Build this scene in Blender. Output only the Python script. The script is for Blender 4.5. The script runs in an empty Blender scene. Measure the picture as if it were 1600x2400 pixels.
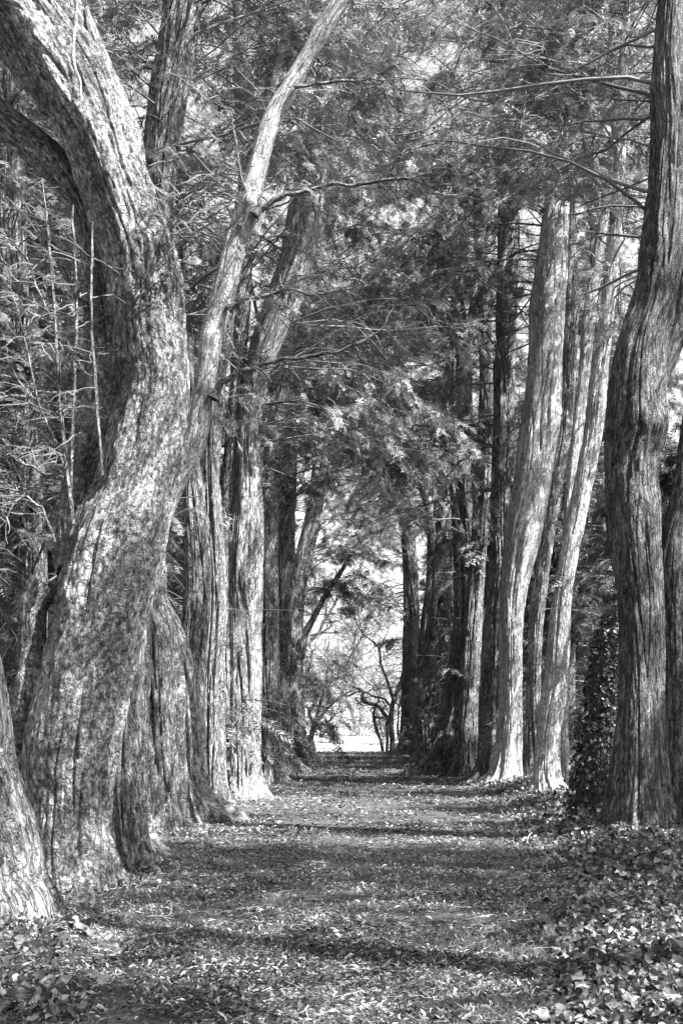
import bpy, math
import numpy as np
from mathutils import Vector

S = bpy.context.scene
COL = S.collection
rng = np.random.default_rng(11)
R = math.radians

# ------------------------------------------------------------------ camera
F, CX, YH, H = 2800.0, 800.0, 1740.0, 1.1       # focal length in photo pixels, vanishing point, eye height
cd = bpy.data.cameras.new("camera")
cam = bpy.data.objects.new("camera", cd)
COL.objects.link(cam)
cam.location = (0, 0, H)
cam.rotation_euler = (R(90), 0, 0)
cd.sensor_fit = 'VERTICAL'
cd.sensor_height = 36.0
cd.lens = 36.0 * F / 2400.0
cd.shift_y = (YH - 1200.0) / 2400.0
cd.clip_start, cd.clip_end = 0.05, 2000.0
S.camera = cam

# ------------------------------------------------------------------ light
SUN = Vector((0.72, -0.40, 1.15)).normalized()
elev, azim = math.asin(SUN.z), math.atan2(SUN.x, SUN.y)
w = bpy.data.worlds.new("World")
S.world = w
w.use_nodes = True
nt = w.node_tree
bg = nt.nodes['Background']
sky = nt.nodes.new('ShaderNodeTexSky')
sky.sky_type = 'NISHITA'
sky.sun_disc = False
sky.sun_elevation, sky.sun_rotation = elev, azim
sky.air_density, sky.dust_density = 1.0, 4.0
bw = nt.nodes.new('ShaderNodeRGBToBW')
nt.links.new(sky.outputs[0], bw.inputs[0])
nt.links.new(bw.outputs[0], bg.inputs[0])
bg.inputs[1].default_value = 0.105
ld = bpy.data.lights.new("sun", 'SUN')
ld.energy = 5.0
ld.angle = R(0.5)
ld.color = (1, 1, 1)
sun = bpy.data.objects.new("sun", ld)
COL.objects.link(sun)
sun.rotation_euler = SUN.to_track_quat('Z', 'Y').to_euler()
S.view_settings.view_transform = 'Standard'
S.view_settings.look = 'None'
S.view_settings.exposure = 2.38
S.view_settings.gamma = 1
S.cycles.max_bounces = 4
S.cycles.diffuse_bounces = 2
S.cycles.transmission_bounces = 3
S.cycles.use_denoising = True
S.cycles.denoiser = 'OPENIMAGEDENOISE'
S.cycles.denoising_input_passes = 'RGB_ALBEDO_NORMAL'
S.cycles.denoising_prefilter = 'NONE'


def W(px, py, d):
    return np.array(((px - CX) / F * d, d, H + (YH - py) / F * d))


# ------------------------------------------------------------------ noise
def _h(i, j, k):
    n = (i * 374761393 + j * 668265263 + k * 2147483647 // 3 + 1013904223) & 0xffffffff
    n = ((n ^ (n >> 13)) * 1274126177) & 0xffffffff
    n = ((n ^ (n >> 16)) * 2246822519) & 0xffffffff
    return ((n ^ (n >> 15)) & 0xffff) / 32767.5 - 1.0


def noise(x, y, z):
    x, y, z = np.broadcast_arrays(x, y, z)
    xi, yi, zi = np.floor(x).astype(np.int64), np.floor(y).astype(np.int64), np.floor(z).astype(np.int64)
    u, v, t = x - xi, y - yi, z - zi
    u, v, t = u * u * (3 - 2 * u), v * v * (3 - 2 * v), t * t * (3 - 2 * t)
    r = 0
    for a in (0, 1):
        for b in (0, 1):
            for c in (0, 1):
                r = r + _h(xi + a, yi + b, zi + c) * (u if a else 1 - u) * (v if b else 1 - v) * (t if c else 1 - t)
    return r


def fbm(x, y, z, o=3):
    r, a = 0, 1.0
    for i in range(o):
        r = r + a * noise(x * 2 ** i + 17.3 * i, y * 2 ** i + 5.1 * i, z * 2 ** i - 9.7 * i)
        a *= 0.5
    return r


def sstep(a, b, x):
    t = np.clip((x - a) / (b - a), 0, 1)
    return t * t * (3 - 2 * t)


# ------------------------------------------------------------------ terrain height
def verge_edge(y):                       # where the ivy of the right verge meets the path
    return np.interp(y, [0, 4.5, 6, 9, 12, 20, 26, 60], [0.45, 0.55, 0.95, 1.45, 1.85, 2.35, 2.7, 3.0])


def ground_z(x, y):
    x, y = np.asarray(x, float), np.asarray(y, float)
    z = np.interp(y, [-60, 17, 35, 59, 63, 70, 84, 96, 120, 170, 400],
                  [-.1, 0, 0.26, 0.635, 0.55, 0.58, 0.80, 1.6, 4.0, 7.0, 9.0])
    e = verge_edge(y)
    z = z + 0.12 * sstep(-.1, 1.2, x - e) * (1 - sstep(60, 66, y))
    z = z + 0.10 * sstep(1.4, 3.4, -x) * (1 - sstep(60, 66, y))
    z = z + 0.35 * sstep(5, 14, np.abs(x)) * fbm(x * .15, y * .15, 3.3) * 0.6
    return z + 0.012 * fbm(x * 1.3, y * 1.3, 0.5)


# ------------------------------------------------------------------ mesh helpers
def make_mesh(name, V, Q, mats, mi=None, v=None, bk=None, smooth=None):
    me = bpy.data.meshes.new(name)
    n, q = len(V), len(Q)
    me.vertices.add(n)
    me.vertices.foreach_set('co', np.ascontiguousarray(V, np.float32).ravel())
    me.loops.add(q * 4)
    me.loops.foreach_set('vertex_index', np.ascontiguousarray(Q, np.int32).ravel())
    me.polygons.add(q)
    me.polygons.foreach_set('loop_start', np.arange(0, q * 4, 4, dtype=np.int32))
    if mi is not None:
        me.polygons.foreach_set('material_index', np.ascontiguousarray(mi, np.int32))
    if smooth is not None:
        me.polygons.foreach_set('use_smooth', np.ascontiguousarray(np.broadcast_to(smooth, (q,)), bool))
    if v is not None:
        a = me.attributes.new('v', 'FLOAT', 'FACE')
        a.data.foreach_set('value', np.ascontiguousarray(v, np.float32))
    if bk is not None:
        a = me.attributes.new('bk', 'FLOAT_VECTOR', 'POINT')
        a.data.foreach_set('vector', np.ascontiguousarray(bk, np.float32).ravel())
    for m in mats:
        me.materials.append(m)
    me.update(calc_edges=True)
    return me


def link(name, me, parent=None):
    o = bpy.data.objects.new(name, me)
    COL.objects.link(o)
    if parent is not None:
        o.parent = parent
        o.matrix_parent_inverse = parent.matrix_basis.inverted()
    return o


def tag(o, label=None, cat=None, group=None, kind=None):
    for k, x in (('label', label), ('category', cat), ('group', group), ('kind', kind)):
        if x:
            o[k] = x
    return o


def thing(name, loc, label, cat, group=None):
    o = bpy.data.objects.new(name, None)
    o.empty_display_size = 0.2
    COL.objects.link(o)
    o.location = loc
    return tag(o, label, cat, group)


class Soup:
    """collects batches of quads (tubes, sprays) into one mesh"""
    def __init__(s):
        s.V, s.Q, s.m, s.v, s.b, s.s, s.n = [], [], [], [], [], [], 0

    def add(s, V, Q, m, v, smooth=False, bk=None):
        s.V.append(V); s.Q.append(Q + s.n); s.n += len(V)
        s.m.append(np.full(len(Q), m)); s.v.append(np.broadcast_to(v, (len(Q),)))
        s.s.append(np.full(len(Q), smooth)); s.b.append(bk if bk is not None else V * 1.0)

    def build(s, name, mats, parent=None, asmesh=False):
        c = np.concatenate
        V = c(s.V)
        if parent is not None and not asmesh:
            V = V - np.array(parent.location)
        me = make_mesh(name, V, c(s.Q), mats, c(s.m), c(s.v), c(s.b), c(s.s))
        if asmesh:
            return me
        o = bpy.data.objects.new(name, me)
        COL.objects.link(o)
        o.parent = parent
        return o


def norm(a):
    return a / np.maximum(np.linalg.norm(a, axis=-1, keepdims=True), 1e-9)


def tubes(P, r, k=5):
    """P (N,n,3) polylines, r (N,n) radii -> quads"""
    N, n, _ = P.shape
    T = norm(np.gradient(P, axis=1))
    ref = np.where(np.abs(T[..., 2:3]) > .9, np.array([1., 0, 0]), np.array([0, 0, 1.]))
    A = norm(np.cross(T, ref)); B = np.cross(T, A)
    th = np.arange(k) * 2 * math.pi / k
    V = P[:, :, None] + r[:, :, None, None] * (np.cos(th)[None, None, :, None] * A[:, :, None] + np.sin(th)[None, None, :, None] * B[:, :, None])
    idx = np.arange(N * n * k).reshape(N, n, k)
    a, b = idx[:, :-1], idx[:, 1:]
    Q = np.stack([a, np.roll(a, -1, 2), np.roll(b, -1, 2), b], -1).reshape(-1, 4)
    return V.reshape(-1, 3), Q


# spray templates: x along the shoot, y sideways, z up
def spray_far(seed=3, na=6, w_=.034, a0=.75, fall=.052):
    V, Q = [], []
    def blade(x, y, dx, dy, wd, z=0., dz=0.):
        L = math.hypot(dx, dy); nx, ny = -dy / L * wd, dx / L * wd
        i = len(V)
        V.extend([(x, y, z), (x + .45 * dx + nx, y + .45 * dy + ny, z + .3 * dz), (x + dx, y + dy, z + dz), (x + .45 * dx - nx, y + .45 * dy - ny, z + .3 * dz)])
        Q.append((i, i + 1, i + 2, i + 3))
    blade(0, 0, 1, 0, .02, 0, -.12)
    g = np.random.default_rng(seed)
    for i in range(na):
        for sgn in (-1, 1):
            x = .1 + i * .82 / na + (.05 if sgn > 0 else 0)
            if g.uniform() < .12:
                continue
            L = (.46 - fall * i) * g.uniform(.55, 1.15)
            a = g.uniform(a0 - .1, a0 + .35)
            blade(x, 0, L * math.cos(a), sgn * L * math.sin(a), w_, -.12 * x * x, g.uniform(-.09, .06))
    return np.array(V), np.array(Q)


def spray_near():
    V, Q = [], []
    g = np.random.default_rng(5)
    def blade(p, d, wd):
        i = len(V); d = np.array(d); n = np.array((-d[1], d[0], g.uniform(-.3, .3) * abs(d[0]))); n = n / np.linalg.norm(n) * wd
        p = np.array(p)
        V.extend([tuple(p), tuple(p + .4 * d + n), tuple(p + d), tuple(p + .4 * d - n)])
        Q.append((i, i + 1, i + 2, i + 3))
    blade((0, 0, 0), (1, 0, -.12), .008)
    for i in range(6):
        for sgn in (-1, 1):
            x = .08 + i * .14 + (.06 if sgn > 0 else 0)
            L = (.44 - .05 * i) * g.uniform(.7, 1.1)
            a = g.uniform(.7, 1.05); dz = g.uniform(-.12, .05)
            d = np.array((L * math.cos(a), sgn * L * math.sin(a), dz))
            blade((x, 0, -.12 * x * x), d, .008)
            for j in range(1, 7):
                for s2 in (-1, 1):
                    q = np.array((x, 0, -.12 * x * x)) + d * (j / 6.4)
                    b = a * sgn + s2 * .95
                    l2 = .085 * g.uniform(.8, 1.15)
                    blade(q, (l2 * math.cos(b), l2 * math.sin(b), g.uniform(-.02, .02)), .0105)
    return np.array(V), np.array(Q)


SPRAY = {0: [spray_near()], 1: [spray_far(), spray_far(8, 5, .04, .6, .06), spray_far(21, 7, .028, .95, .04), spray_far(33, 4, .045, .5, .03)]}


def scatter(T, P, D, U, s):
    """copies of template T at P with x axis D and rough up U, scale s"""
    V0, Q0 = T
    X = norm(D); Y = norm(np.cross(U, X)); Z = np.cross(X, Y)
    V = P[:, None] + s[:, None, None] * (V0[None, :, 0:1] * X[:, None] + V0[None, :, 1:2] * Y[:, None] + V0[None, :, 2:3] * Z[:, None])
    Q = Q0[None] + (np.arange(len(P)) * len(V0))[:, None, None]
    return V.reshape(-1, 3), Q.reshape(-1, 4)


# ------------------------------------------------------------------ materials
def mat(name):
    m = bpy.data.materials.new(name)
    m.use_nodes = True
    t = m.node_tree
    b = t.nodes['Principled BSDF']
    return m, t, b, (lambda k: t.nodes.new('ShaderNode' + k)), t.links.new


def ramp(node, stops):
    cr = node.color_ramp
    while len(cr.elements) > 1:
        cr.elements.remove(cr.elements[-1])
    for i, (p, c) in enumerate(stops):
        e = cr.elements[0] if i == 0 else cr.elements.new(p)
        e.position = p
        e.color = (c, c, c, 1)


def bark(name, dark, light, stretch=.22, scale=16, crack=.5, patch=.5, lichen=0.0, bump=.5, wob=.05, plate=.75):
    m, t, b, N, L = mat(name)
    at = N('Attribute'); at.attribute_name = 'bk'
    wn = N('TexNoise'); wn.inputs['Scale'].default_value = 3.2; wn.inputs['Detail'].default_value = 3; L(at.outputs['Vector'], wn.inputs[0])
    wm = N('VectorMath'); wm.operation = 'MULTIPLY_ADD'; wm.inputs[1].default_value = (wob, wob, wob)
    L(wn.outputs['Color'], wm.inputs[0]); L(at.outputs['Vector'], wm.inputs[2]); VEC = wm.outputs[0]
    mp = N('Mapping'); mp.inputs['Scale'].default_value = (1, 1, stretch); L(VEC, mp.inputs[0])
    n1 = N('TexNoise'); n1.inputs['Scale'].default_value = scale; n1.inputs['Detail'].default_value = 9
    n1.inputs['Roughness'].default_value = .72; n1.inputs['Distortion'].default_value = .25; L(mp.outputs[0], n1.inputs[0])
    n2 = N('TexNoise'); n2.inputs['Scale'].default_value = 2.6; n2.inputs['Detail'].default_value = 5
    n2.inputs['Roughness'].default_value = .6
    mp2 = N('Mapping'); mp2.inputs['Scale'].default_value = (1, 1, .5); L(VEC, mp2.inputs[0]); L(mp2.outputs[0], n2.inputs[0])
    n3 = N('TexNoise'); n3.inputs['Scale'].default_value = scale * .45; n3.inputs['Detail'].default_value = 6
    n3.inputs['Roughness'].default_value = .65; n3.inputs['Distortion'].default_value = .8
    mp3 = N('Mapping'); mp3.inputs['Scale'].default_value = (1, 1, stretch * .55); mp3.inputs['Location'].default_value = (7, 3, 1)
    L(VEC, mp3.inputs[0]); L(mp3.outputs[0], n3.inputs[0])
    # narrow cracks where n3 crosses its middle
    sub = N('Math'); sub.operation = 'SUBTRACT'; sub.inputs[1].default_value = .5; L(n3.outputs[0], sub.inputs[0])
    ab = N('Math'); ab.operation = 'ABSOLUTE'; L(sub.outputs[0], ab.inputs[0])
    cr = N('ValToRGB'); ramp(cr, [(0, 0.0), (.035, 1.0)]); L(ab.outputs[0], cr.inputs[0])
    r1 = N('ValToRGB'); ramp(r1, [(.40, dark), (.52, (dark + light) * .5), (.62, light)]); L(n1.outputs[0], r1.inputs[0])
    r2 = N('ValToRGB'); ramp(r2, [(.38, 1 - patch), (.6, 1.0)]); L(n2.outputs[0], r2.inputs[0])
    mx = N('Mix'); mx.data_type = 'RGBA'; mx.blend_type = 'MULTIPLY'; mx.inputs[0].default_value = 1
    L(r1.outputs[0], mx.inputs[6]); L(r2.outputs[0], mx.inputs[7])
    mc = N('Mix'); mc.data_type = 'RGBA'; mc.blend_type = 'MULTIPLY'; mc.inputs[0].default_value = crack
    L(mx.outputs[2], mc.inputs[6]); L(cr.outputs[0], mc.inputs[7])
    vo = N('TexVoronoi'); vo.feature = 'DISTANCE_TO_EDGE'; vo.inputs['Scale'].default_value = scale * .62
    wv = N('VectorMath'); wv.operation = 'MULTIPLY_ADD'; wv.inputs[1].default_value = (.09, .09, .09)
    nv = N('TexNoise'); nv.inputs['Scale'].default_value = 14; nv.inputs['Detail'].default_value = 4; L(VEC, nv.inputs[0])
    L(nv.outputs['Color'], wv.inputs[0]); L(VEC, wv.inputs[2])
    mpv = N('Mapping'); mpv.inputs['Scale'].default_value = (1, 1, min(.7, stretch * 1.15)); L(wv.outputs[0], mpv.inputs[0]); L(mpv.outputs[0], vo.inputs[0])
    rv = N('ValToRGB'); ramp(rv, [(0, .12), (.045, .8), (.12, 1.0)]); L(vo.outputs['Distance'], rv.inputs[0])
    nf = N('TexNoise'); nf.inputs['Scale'].default_value = 95; nf.inputs['Detail'].default_value = 3
    mpf = N('Mapping'); mpf.inputs['Scale'].default_value = (1, 1, .45); L(VEC, mpf.inputs[0]); L(mpf.outputs[0], nf.inputs[0])
    rf = N('ValToRGB'); ramp(rf, [(.40, .45), (.52, 1.0)]); L(nf.outputs[0], rf.inputs[0])
    m6 = N('Mix'); m6.data_type = 'RGBA'; m6.blend_type = 'MULTIPLY'; m6.inputs[0].default_value = plate; L(mc.outputs[2], m6.inputs[6]); L(rv.outputs[0], m6.inputs[7])
    m7 = N('Mix'); m7.data_type = 'RGBA'; m7.blend_type = 'MULTIPLY'; m7.inputs[0].default_value = .7; L(m6.outputs[2], m7.inputs[6]); L(rf.outputs[0], m7.inputs[7])
    out = m7.outputs[2]
    if lichen:
        n4 = N('TexNoise'); n4.inputs['Scale'].default_value = 19; n4.inputs['Detail'].default_value = 6; n4.inputs['Roughness'].default_value = .7
        mp4 = N('Mapping'); mp4.inputs['Scale'].default_value = (1, 1, .6); L(VEC, mp4.inputs[0]); L(mp4.outputs[0], n4.inputs[0])
        r4 = N('ValToRGB'); ramp(r4, [(.42, .28), (.54, 1.0)]); L(n4.outputs[0], r4.inputs[0])
        n5 = N('TexNoise'); n5.inputs['Scale'].default_value = 4.5; n5.inputs['Detail'].default_value = 4; L(VEC, n5.inputs[0])
        r5 = N('ValToRGB'); ramp(r5, [(.42, 0.05), (.56, lichen)]); L(n5.outputs[0], r5.inputs[0])
        ml = N('Mix'); ml.data_type = 'RGBA'; ml.blend_type = 'MULTIPLY'; L(r5.outputs[0], ml.inputs[0])
        L(out, ml.inputs[6]); L(r4.outputs[0], ml.inputs[7]); out = ml.outputs[2]
    L(out, b.inputs['Base Color'])
    b.inputs['Roughness'].default_value = .85
    b.inputs['Specular IOR Level'].default_value = .25
    ad = N('Math'); ad.operation = 'MULTIPLY_ADD'; ad.inputs[1].default_value = .35
    pm = N('Math'); pm.operation = 'MULTIPLY_ADD'; pm.inputs[1].default_value = .45; L(rv.outputs[0], pm.inputs[0]); L(n1.outputs[0], pm.inputs[2])
    L(cr.outputs[0], ad.inputs[0]); L(pm.outputs[0], ad.inputs[2])
    bp = N('Bump'); bp.inputs['Strength'].default_value = bump; bp.inputs['Distance'].default_value = .035
    L(ad.outputs[0], bp.inputs['Height']); L(bp.outputs[0], b.inputs['Normal'])
    return m


def leafmat(name, lo, hi, trans=.35, gloss=.45):
    m, t, b, N, L = mat(name)
    at = N('Attribute'); at.attribute_name = 'v'
    mr = N('MapRange'); mr.inputs['To Min'].default_value = lo; mr.inputs['To Max'].default_value = hi
    L(at.outputs['Fac'], mr.inputs[0])
    L(mr.outputs[0], b.inputs['Base Color'])
    b.inputs['Roughness'].default_value = gloss
    b.inputs['Specular IOR Level'].default_value = .3
    tr = N('BsdfTranslucent'); L(mr.outputs[0], tr.inputs[0])
    ms = N('MixShader'); ms.inputs[0].default_value = trans
    o = t.nodes['Material Output']
    L(b.outputs[0], ms.inputs[1]); L(tr.outputs[0], ms.inputs[2]); L(ms.outputs[0], o.inputs[0])
    return m


M = dict(
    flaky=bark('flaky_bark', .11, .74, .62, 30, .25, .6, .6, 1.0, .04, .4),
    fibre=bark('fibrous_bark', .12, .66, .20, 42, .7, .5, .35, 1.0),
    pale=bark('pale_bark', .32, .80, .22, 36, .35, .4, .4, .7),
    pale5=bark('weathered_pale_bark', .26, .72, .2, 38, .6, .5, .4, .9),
    shade=bark('shaded_dark_bark', .07, .34, .2, 34, .5, .5, .5, 1.0),  # bark colour darkened to stand for the shade on the near right trunk
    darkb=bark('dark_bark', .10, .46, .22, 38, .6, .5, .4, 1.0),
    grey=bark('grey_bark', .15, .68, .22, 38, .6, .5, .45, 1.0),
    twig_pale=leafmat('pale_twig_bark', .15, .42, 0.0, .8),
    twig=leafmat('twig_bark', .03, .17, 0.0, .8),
    leaf=leafmat('yew_foliage', .005, .27, .15, .38),
    leaf_shade=leafmat('shaded_yew_foliage', .005, .15, .15, .4),  # background leaves darkened, painting deep shade between the trunks
    ivy=leafmat('ivy_leaf', .010, .27, .2, .3),
    ivyd=leafmat('dark_ivy_leaf', .02, .10, .1, .4),
    litter=leafmat('dead_leaf', .006, .50, .12, .7),
    grass=leafmat('grass_blade', .03, .3, .3, .5),
)


# ------------------------------------------------------------------ trunks
def spline(C, step):
    C = np.asarray(C, float)
    n = len(C)
    Pm = np.vstack([2 * C[0] - C[1], C, 2 * C[-1] - C[-2]])
    out = []
    for i in range(n - 1):
        p0, p1, p2, p3 = Pm[i:i + 4]
        L = np.linalg.norm((p2 - p1)[:3]); k = max(2, int(round(L / step)))
        t = (np.arange(k) / k)[:, None]
        out.append(.5 * ((2 * p1) + (-p0 + p2) * t + (2 * p0 - 5 * p1 + 4 * p2 - p3) * t ** 2 + (-p0 + 3 * p1 - 3 * p2 + p3) * t ** 3))
    out.append(C[-1:])
    return np.vstack(out)


def stem_path(pts, d, top=None, root=False):
    C = []
    for p in pts:
        dd = d + (p[3] if len(p) > 3 else 0)
        C.append([*W(p[0], p[1], dd), p[2] / 2 / F * dd])
    C = np.array(C)
    if root:
        C = np.vstack([C[0] + np.array([0, 0, -.45, C[0, 3] * .06]), C])
    if top is not None and C[-1, 2] < top:
        a, b = C[-2], C[-1]
        dr = norm((b - a)[:3]); cur = b.copy(); seed = rng.uniform(-1, 1, 2)
        k = max(2, int((top - b[2]) / 1.6)); r0 = b[3]
        for i in range(k):
            dr = norm(dr * .75 + np.array([seed[0] * .12 + rng.normal(0, .12), seed[1] * .12 + rng.normal(0, .12), .42]))
            cur = cur + np.append(dr * (top - b[2]) / k, 0)
            cur[3] = max(.012, r0 * (1 - (i + 1) / k * .92))
            C = np.vstack([C, cur])
    return C


def stem(name, C, material, parent, nseg=72, step=.06, lobes=.10, kl=1.3, crease=.12, kc=2.2, flare=0., fine=.012,
         bumps=(), seed=0., fs=1.0):
    P = spline(C, step)
    c, r = P[:, :3], np.maximum(P[:, 3], .004)
    s = np.concatenate([[0], np.cumsum(np.linalg.norm(np.diff(c, axis=0), axis=1))])
    T = norm(np.gradient(c, axis=0))
    A = np.zeros_like(c); a = np.array([1., 0, 0])
    for i in range(len(c)):
        a = a - T[i] * np.dot(a, T[i]); a = a / np.linalg.norm(a); A[i] = a
    B = np.cross(T, A)
    th = np.arange(nseg) * 2 * math.pi / nseg
    ct, sn = np.cos(th)[None], np.sin(th)[None]
    ss, rr = s[:, None], r[:, None]
    rm = float(np.median(r[: max(3, len(r) // 2)]))
    tw = .10 * ss + seed + .5 * noise(ss * .9, seed, 4.)                                    # ribs spiral slowly up the stem
    c2, s2 = np.cos(th[None] + tw * .35), np.sin(th[None] + tw * .35)
    lob = fbm(c2 * kl + seed, s2 * kl, ss * .22 * fs + seed, 2)
    cn = noise(c2 * kc + 9 + seed, s2 * kc, ss * .55 * fs) + .35 * noise(c2 * kc * 2.3, s2 * kc * 2.3 + seed, ss * .7 * fs)
    cre = -np.exp(-(cn / .065) ** 2)
    cn2 = noise(c2 * kc * 2.1 + 4, s2 * kc * 2.1 + seed, ss * 1.1 * fs)
    cre2 = -np.exp(-(cn2 / .10) ** 2)
    f = 1 + lobes * lob + crease * cre + crease * .45 * cre2 + .04 * noise(ss * 1.1, 3 + seed, .5)
    if flare:
        e = np.exp(-np.maximum(ss - .45, 0) / .40)
        rid = np.clip(1 - np.abs(noise(c2 * 2.3 + seed * 2, s2 * 2.3, 2.0 + ss * .15)) * 2.4, 0, 1)
        e2 = np.exp(-np.maximum(ss - .45, 0) / .17)
        f = f + flare * (e * (.15 + .75 * rid) + 1.1 * e2 * rid ** 2)
    bx, by = ct * rm, sn * rm
    fn = fbm(bx * 9 + seed, by * 9, ss * 2.4, 3) + .7 * np.abs(fbm(bx * 22 + seed, by * 22, ss * 7, 2))
    rad = rr * f + fine * fn * np.minimum(1, rr / .12)
    V = c[:, None] + rad[..., None] * (ct[..., None] * A[:, None] + sn[..., None] * B[:, None])
    for (bp, br, bh) in bumps:
        dv = V - np.array(bp)
        ww = np.exp(-(np.linalg.norm(dv, axis=-1) / br) ** 2)
        ww = ww * (1 + .45 * fbm(V[..., 0] * 9, V[..., 1] * 9, V[..., 2] * 9, 3))
        V = V + (ww * bh)[..., None] * norm(V - c[:, None])
    n = len(c)
    idx = np.arange(n * nseg).reshape(n, nseg)
    q = np.stack([idx[:-1], np.roll(idx[:-1], -1, 1), np.roll(idx[1:], -1, 1), idx[1:]], -1).reshape(-1, 4)
    bk = np.stack(np.broadcast_arrays(bx, by, ss + seed * 3.7), -1).reshape(-1, 3)
    me = make_mesh(name, V.reshape(-1, 3) - np.array(parent.location), q, [material], bk=bk, smooth=True)
    o = bpy.data.objects.new(name, me)
    COL.objects.link(o)
    o.parent = parent
    return o


# ------------------------------------------------------------------ crowns
def clear(P):
    """True where the avenue's clear tunnel is: nothing grows there"""
    x, y, z = P[..., 0], P[..., 1], P[..., 2]
    zmin = 2.9 + .125 * y - .25 * np.maximum(0, np.abs(x - .9) - 1.5)
    tunnel = (np.abs(x - .8 + .2 * (y > 18)) < np.where(y > 18, 1.85, 2.4)) & (z < zmin) & (y < 48)
    near = (y < 12.8) & (z < 1.7 + .72 * y) & (np.abs(x) < .36 * y + .5) & (y > -1)
    end = (y > 63) & (np.abs(x - 1) < 9) & (z < 40)
    sight = (y > 12) & (y < 25.6) & (x > .13 * y) & (x < .205 * y) & (z < 1.1 + .45 * y)
    sight |= (y > 11) & (y < 20.8) & (x > -.085 * y) & (x < -.012 * y) & (z < 1.1 + .47 * y)
    return tunnel | near | end | sight


def foliage(soup, start, az, el, L, lod=1, nt=13, ms=9, droop=.35, size=.27, leafy=1.0, vis=None, r0=None, vmul=1.0, free=False):
    clr = (lambda q: np.zeros(q.shape[:-1], bool)) if free else clear
    """start (B,3); az, el, L (B,). adds branches, twigs and sprays."""
    Bn = len(start); n = 10
    d = np.stack([np.cos(el) * np.cos(az), np.cos(el) * np.sin(az), np.sin(el)], -1)
    P = np.zeros((Bn, n, 3)); P[:, 0] = start
    for i in range(1, n):
        P[:, i] = P[:, i - 1] + d * (L / (n - 1))[:, None]
        d = norm(d + rng.normal(0, .16, d.shape) + np.array([0, 0, -droop / n * 1.6]))
    t = np.linspace(0, 1, n)[None]
    rb = (.004 + .0048 * L)[:, None] if r0 is None else r0[:, None]
    rad = rb * (1 - .85 * t)
    inside = np.maximum.accumulate(clr(P), axis=1)
    keep = ~inside[:, 3]
    rad = rad * np.where(inside, 0.0, 1.0)
    V, Q = tubes(P, rad, 5)
    qk = np.repeat((~inside[:, :-1]).reshape(-1), 5) & np.repeat(keep, (n - 1) * 5)
    soup.add(V, Q[qk], 0, np.repeat(rng.uniform(.1, .9, Bn), (n - 1) * 5)[qk], True)
    P = P[keep]; L = L[keep]; inside = inside[keep]; Bn = len(P)
    if Bn == 0:
        return
    # twigs
    tt = rng.uniform(.15, 1, (Bn, nt)) ** .8
    fi = tt * (n - 1); i0 = np.minimum(fi.astype(int), n - 2); fr = (fi - i0)[..., None]
    ar = np.arange(Bn)[:, None]
    A = P[ar, i0] * (1 - fr) + P[ar, i0 + 1] * fr
    bd = norm(P[ar, i0 + 1] - P[ar, i0])
    side = norm(np.cross(bd, np.array([0, 0, 1.]))) * rng.choice([-1, 1], (Bn, nt))[..., None]
    td = norm(bd * .7 + side * .85 + rng.normal(0, .28, bd.shape) + np.array([0, 0, -.05]))
    l2 = (L[:, None] * .34 * (1.15 - .65 * tt) * rng.uniform(.5, 1.25, tt.shape)).ravel() + .12
    A, td = A.reshape(-1, 3), td.reshape(-1, 3)
    cut = inside[np.arange(Bn)[:, None], np.minimum(i0 + 1, n - 1)].ravel()
    k = 5
    TP = np.zeros((len(A), k, 3)); TP[:, 0] = A; TD = np.zeros_like(TP); TD[:, 0] = td; dd = td
    for i in range(1, k):
        TP[:, i] = TP[:, i - 1] + dd * (l2 / (k - 1))[:, None]
        dd = norm(dd + rng.normal(0, .2, dd.shape) + np.array([0, 0, -droop * .5]))
        TD[:, i] = dd
    keep = ~clr(TP[:, -1]) & ~cut
    TP, TD, l2 = TP[keep], TD[keep], l2[keep]
    if len(TP) == 0:
        return
    V, Q = tubes(TP, np.linspace(.0062, .0022, k)[None] * np.ones((len(TP), 1)), 3)
    soup.add(V, Q, 0, np.repeat(rng.uniform(.1, 1, len(TP)), (k - 1) * 3))
    # sprays
    if leafy <= 0:
        return
    u = rng.uniform(.12, 1, (len(TP), ms))
    fi = u * (k - 1); i0 = np.minimum(fi.astype(int), k - 2); fr = (fi - i0)[..., None]
    ar = np.arange(len(TP))[:, None]
    SP = TP[ar, i0] * (1 - fr) + TP[ar, i0 + 1] * fr
    sd = TD[ar, i0]
    up = np.array([0, 0, 1.])
    side = norm(np.cross(sd, up)) * rng.choice([-1, 1], u.shape)[..., None]
    SD = norm(sd * .8 + side * rng.uniform(.2, 1, u.shape)[..., None] + rng.normal(0, .22, sd.shape) + np.array([0, 0, -.18 - .25 * droop]))
    SP, SD = SP.reshape(-1, 3), SD.reshape(-1, 3)
    kp = (~clr(SP)) & (rng.uniform(0, 1, len(SP)) < leafy)
    # clumps and gaps
    kp &= noise(SP[:, 0] * .8, SP[:, 1] * .8, SP[:, 2] * 1.1) + .8 * noise(SP[:, 0] * .37 + 5, SP[:, 1] * .37, SP[:, 2] * .45) > -.19
    SP, SD = SP[kp], SD[kp]
    if len(SP) == 0:
        return
    UP = norm(np.array([0, 0, 1.]) + rng.normal(0, .45, SP.shape))
    sz = size * rng.uniform(.45, 1.35, len(SP))
    cl = .5 + .35 * noise(SP[:, 0] * 1.7, SP[:, 1] * 1.7, SP[:, 2] * 1.7 + 40)
    vv = np.clip((cl + rng.normal(0, .2, len(SP))) * vmul, 0, 1)  # vmul above one paints sprays as if sunlit
    which = rng.integers(0, len(SPRAY[lod]), len(SP))
    for q, tpl in enumerate(SPRAY[lod]):
        k = which == q
        if k.any():
            V, Q = scatter(tpl, SP[k], SD[k], UP[k], sz[k])
            soup.add(V, Q, 1, np.repeat(vv[k], len(tpl[1])))


NB = 1.95


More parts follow.
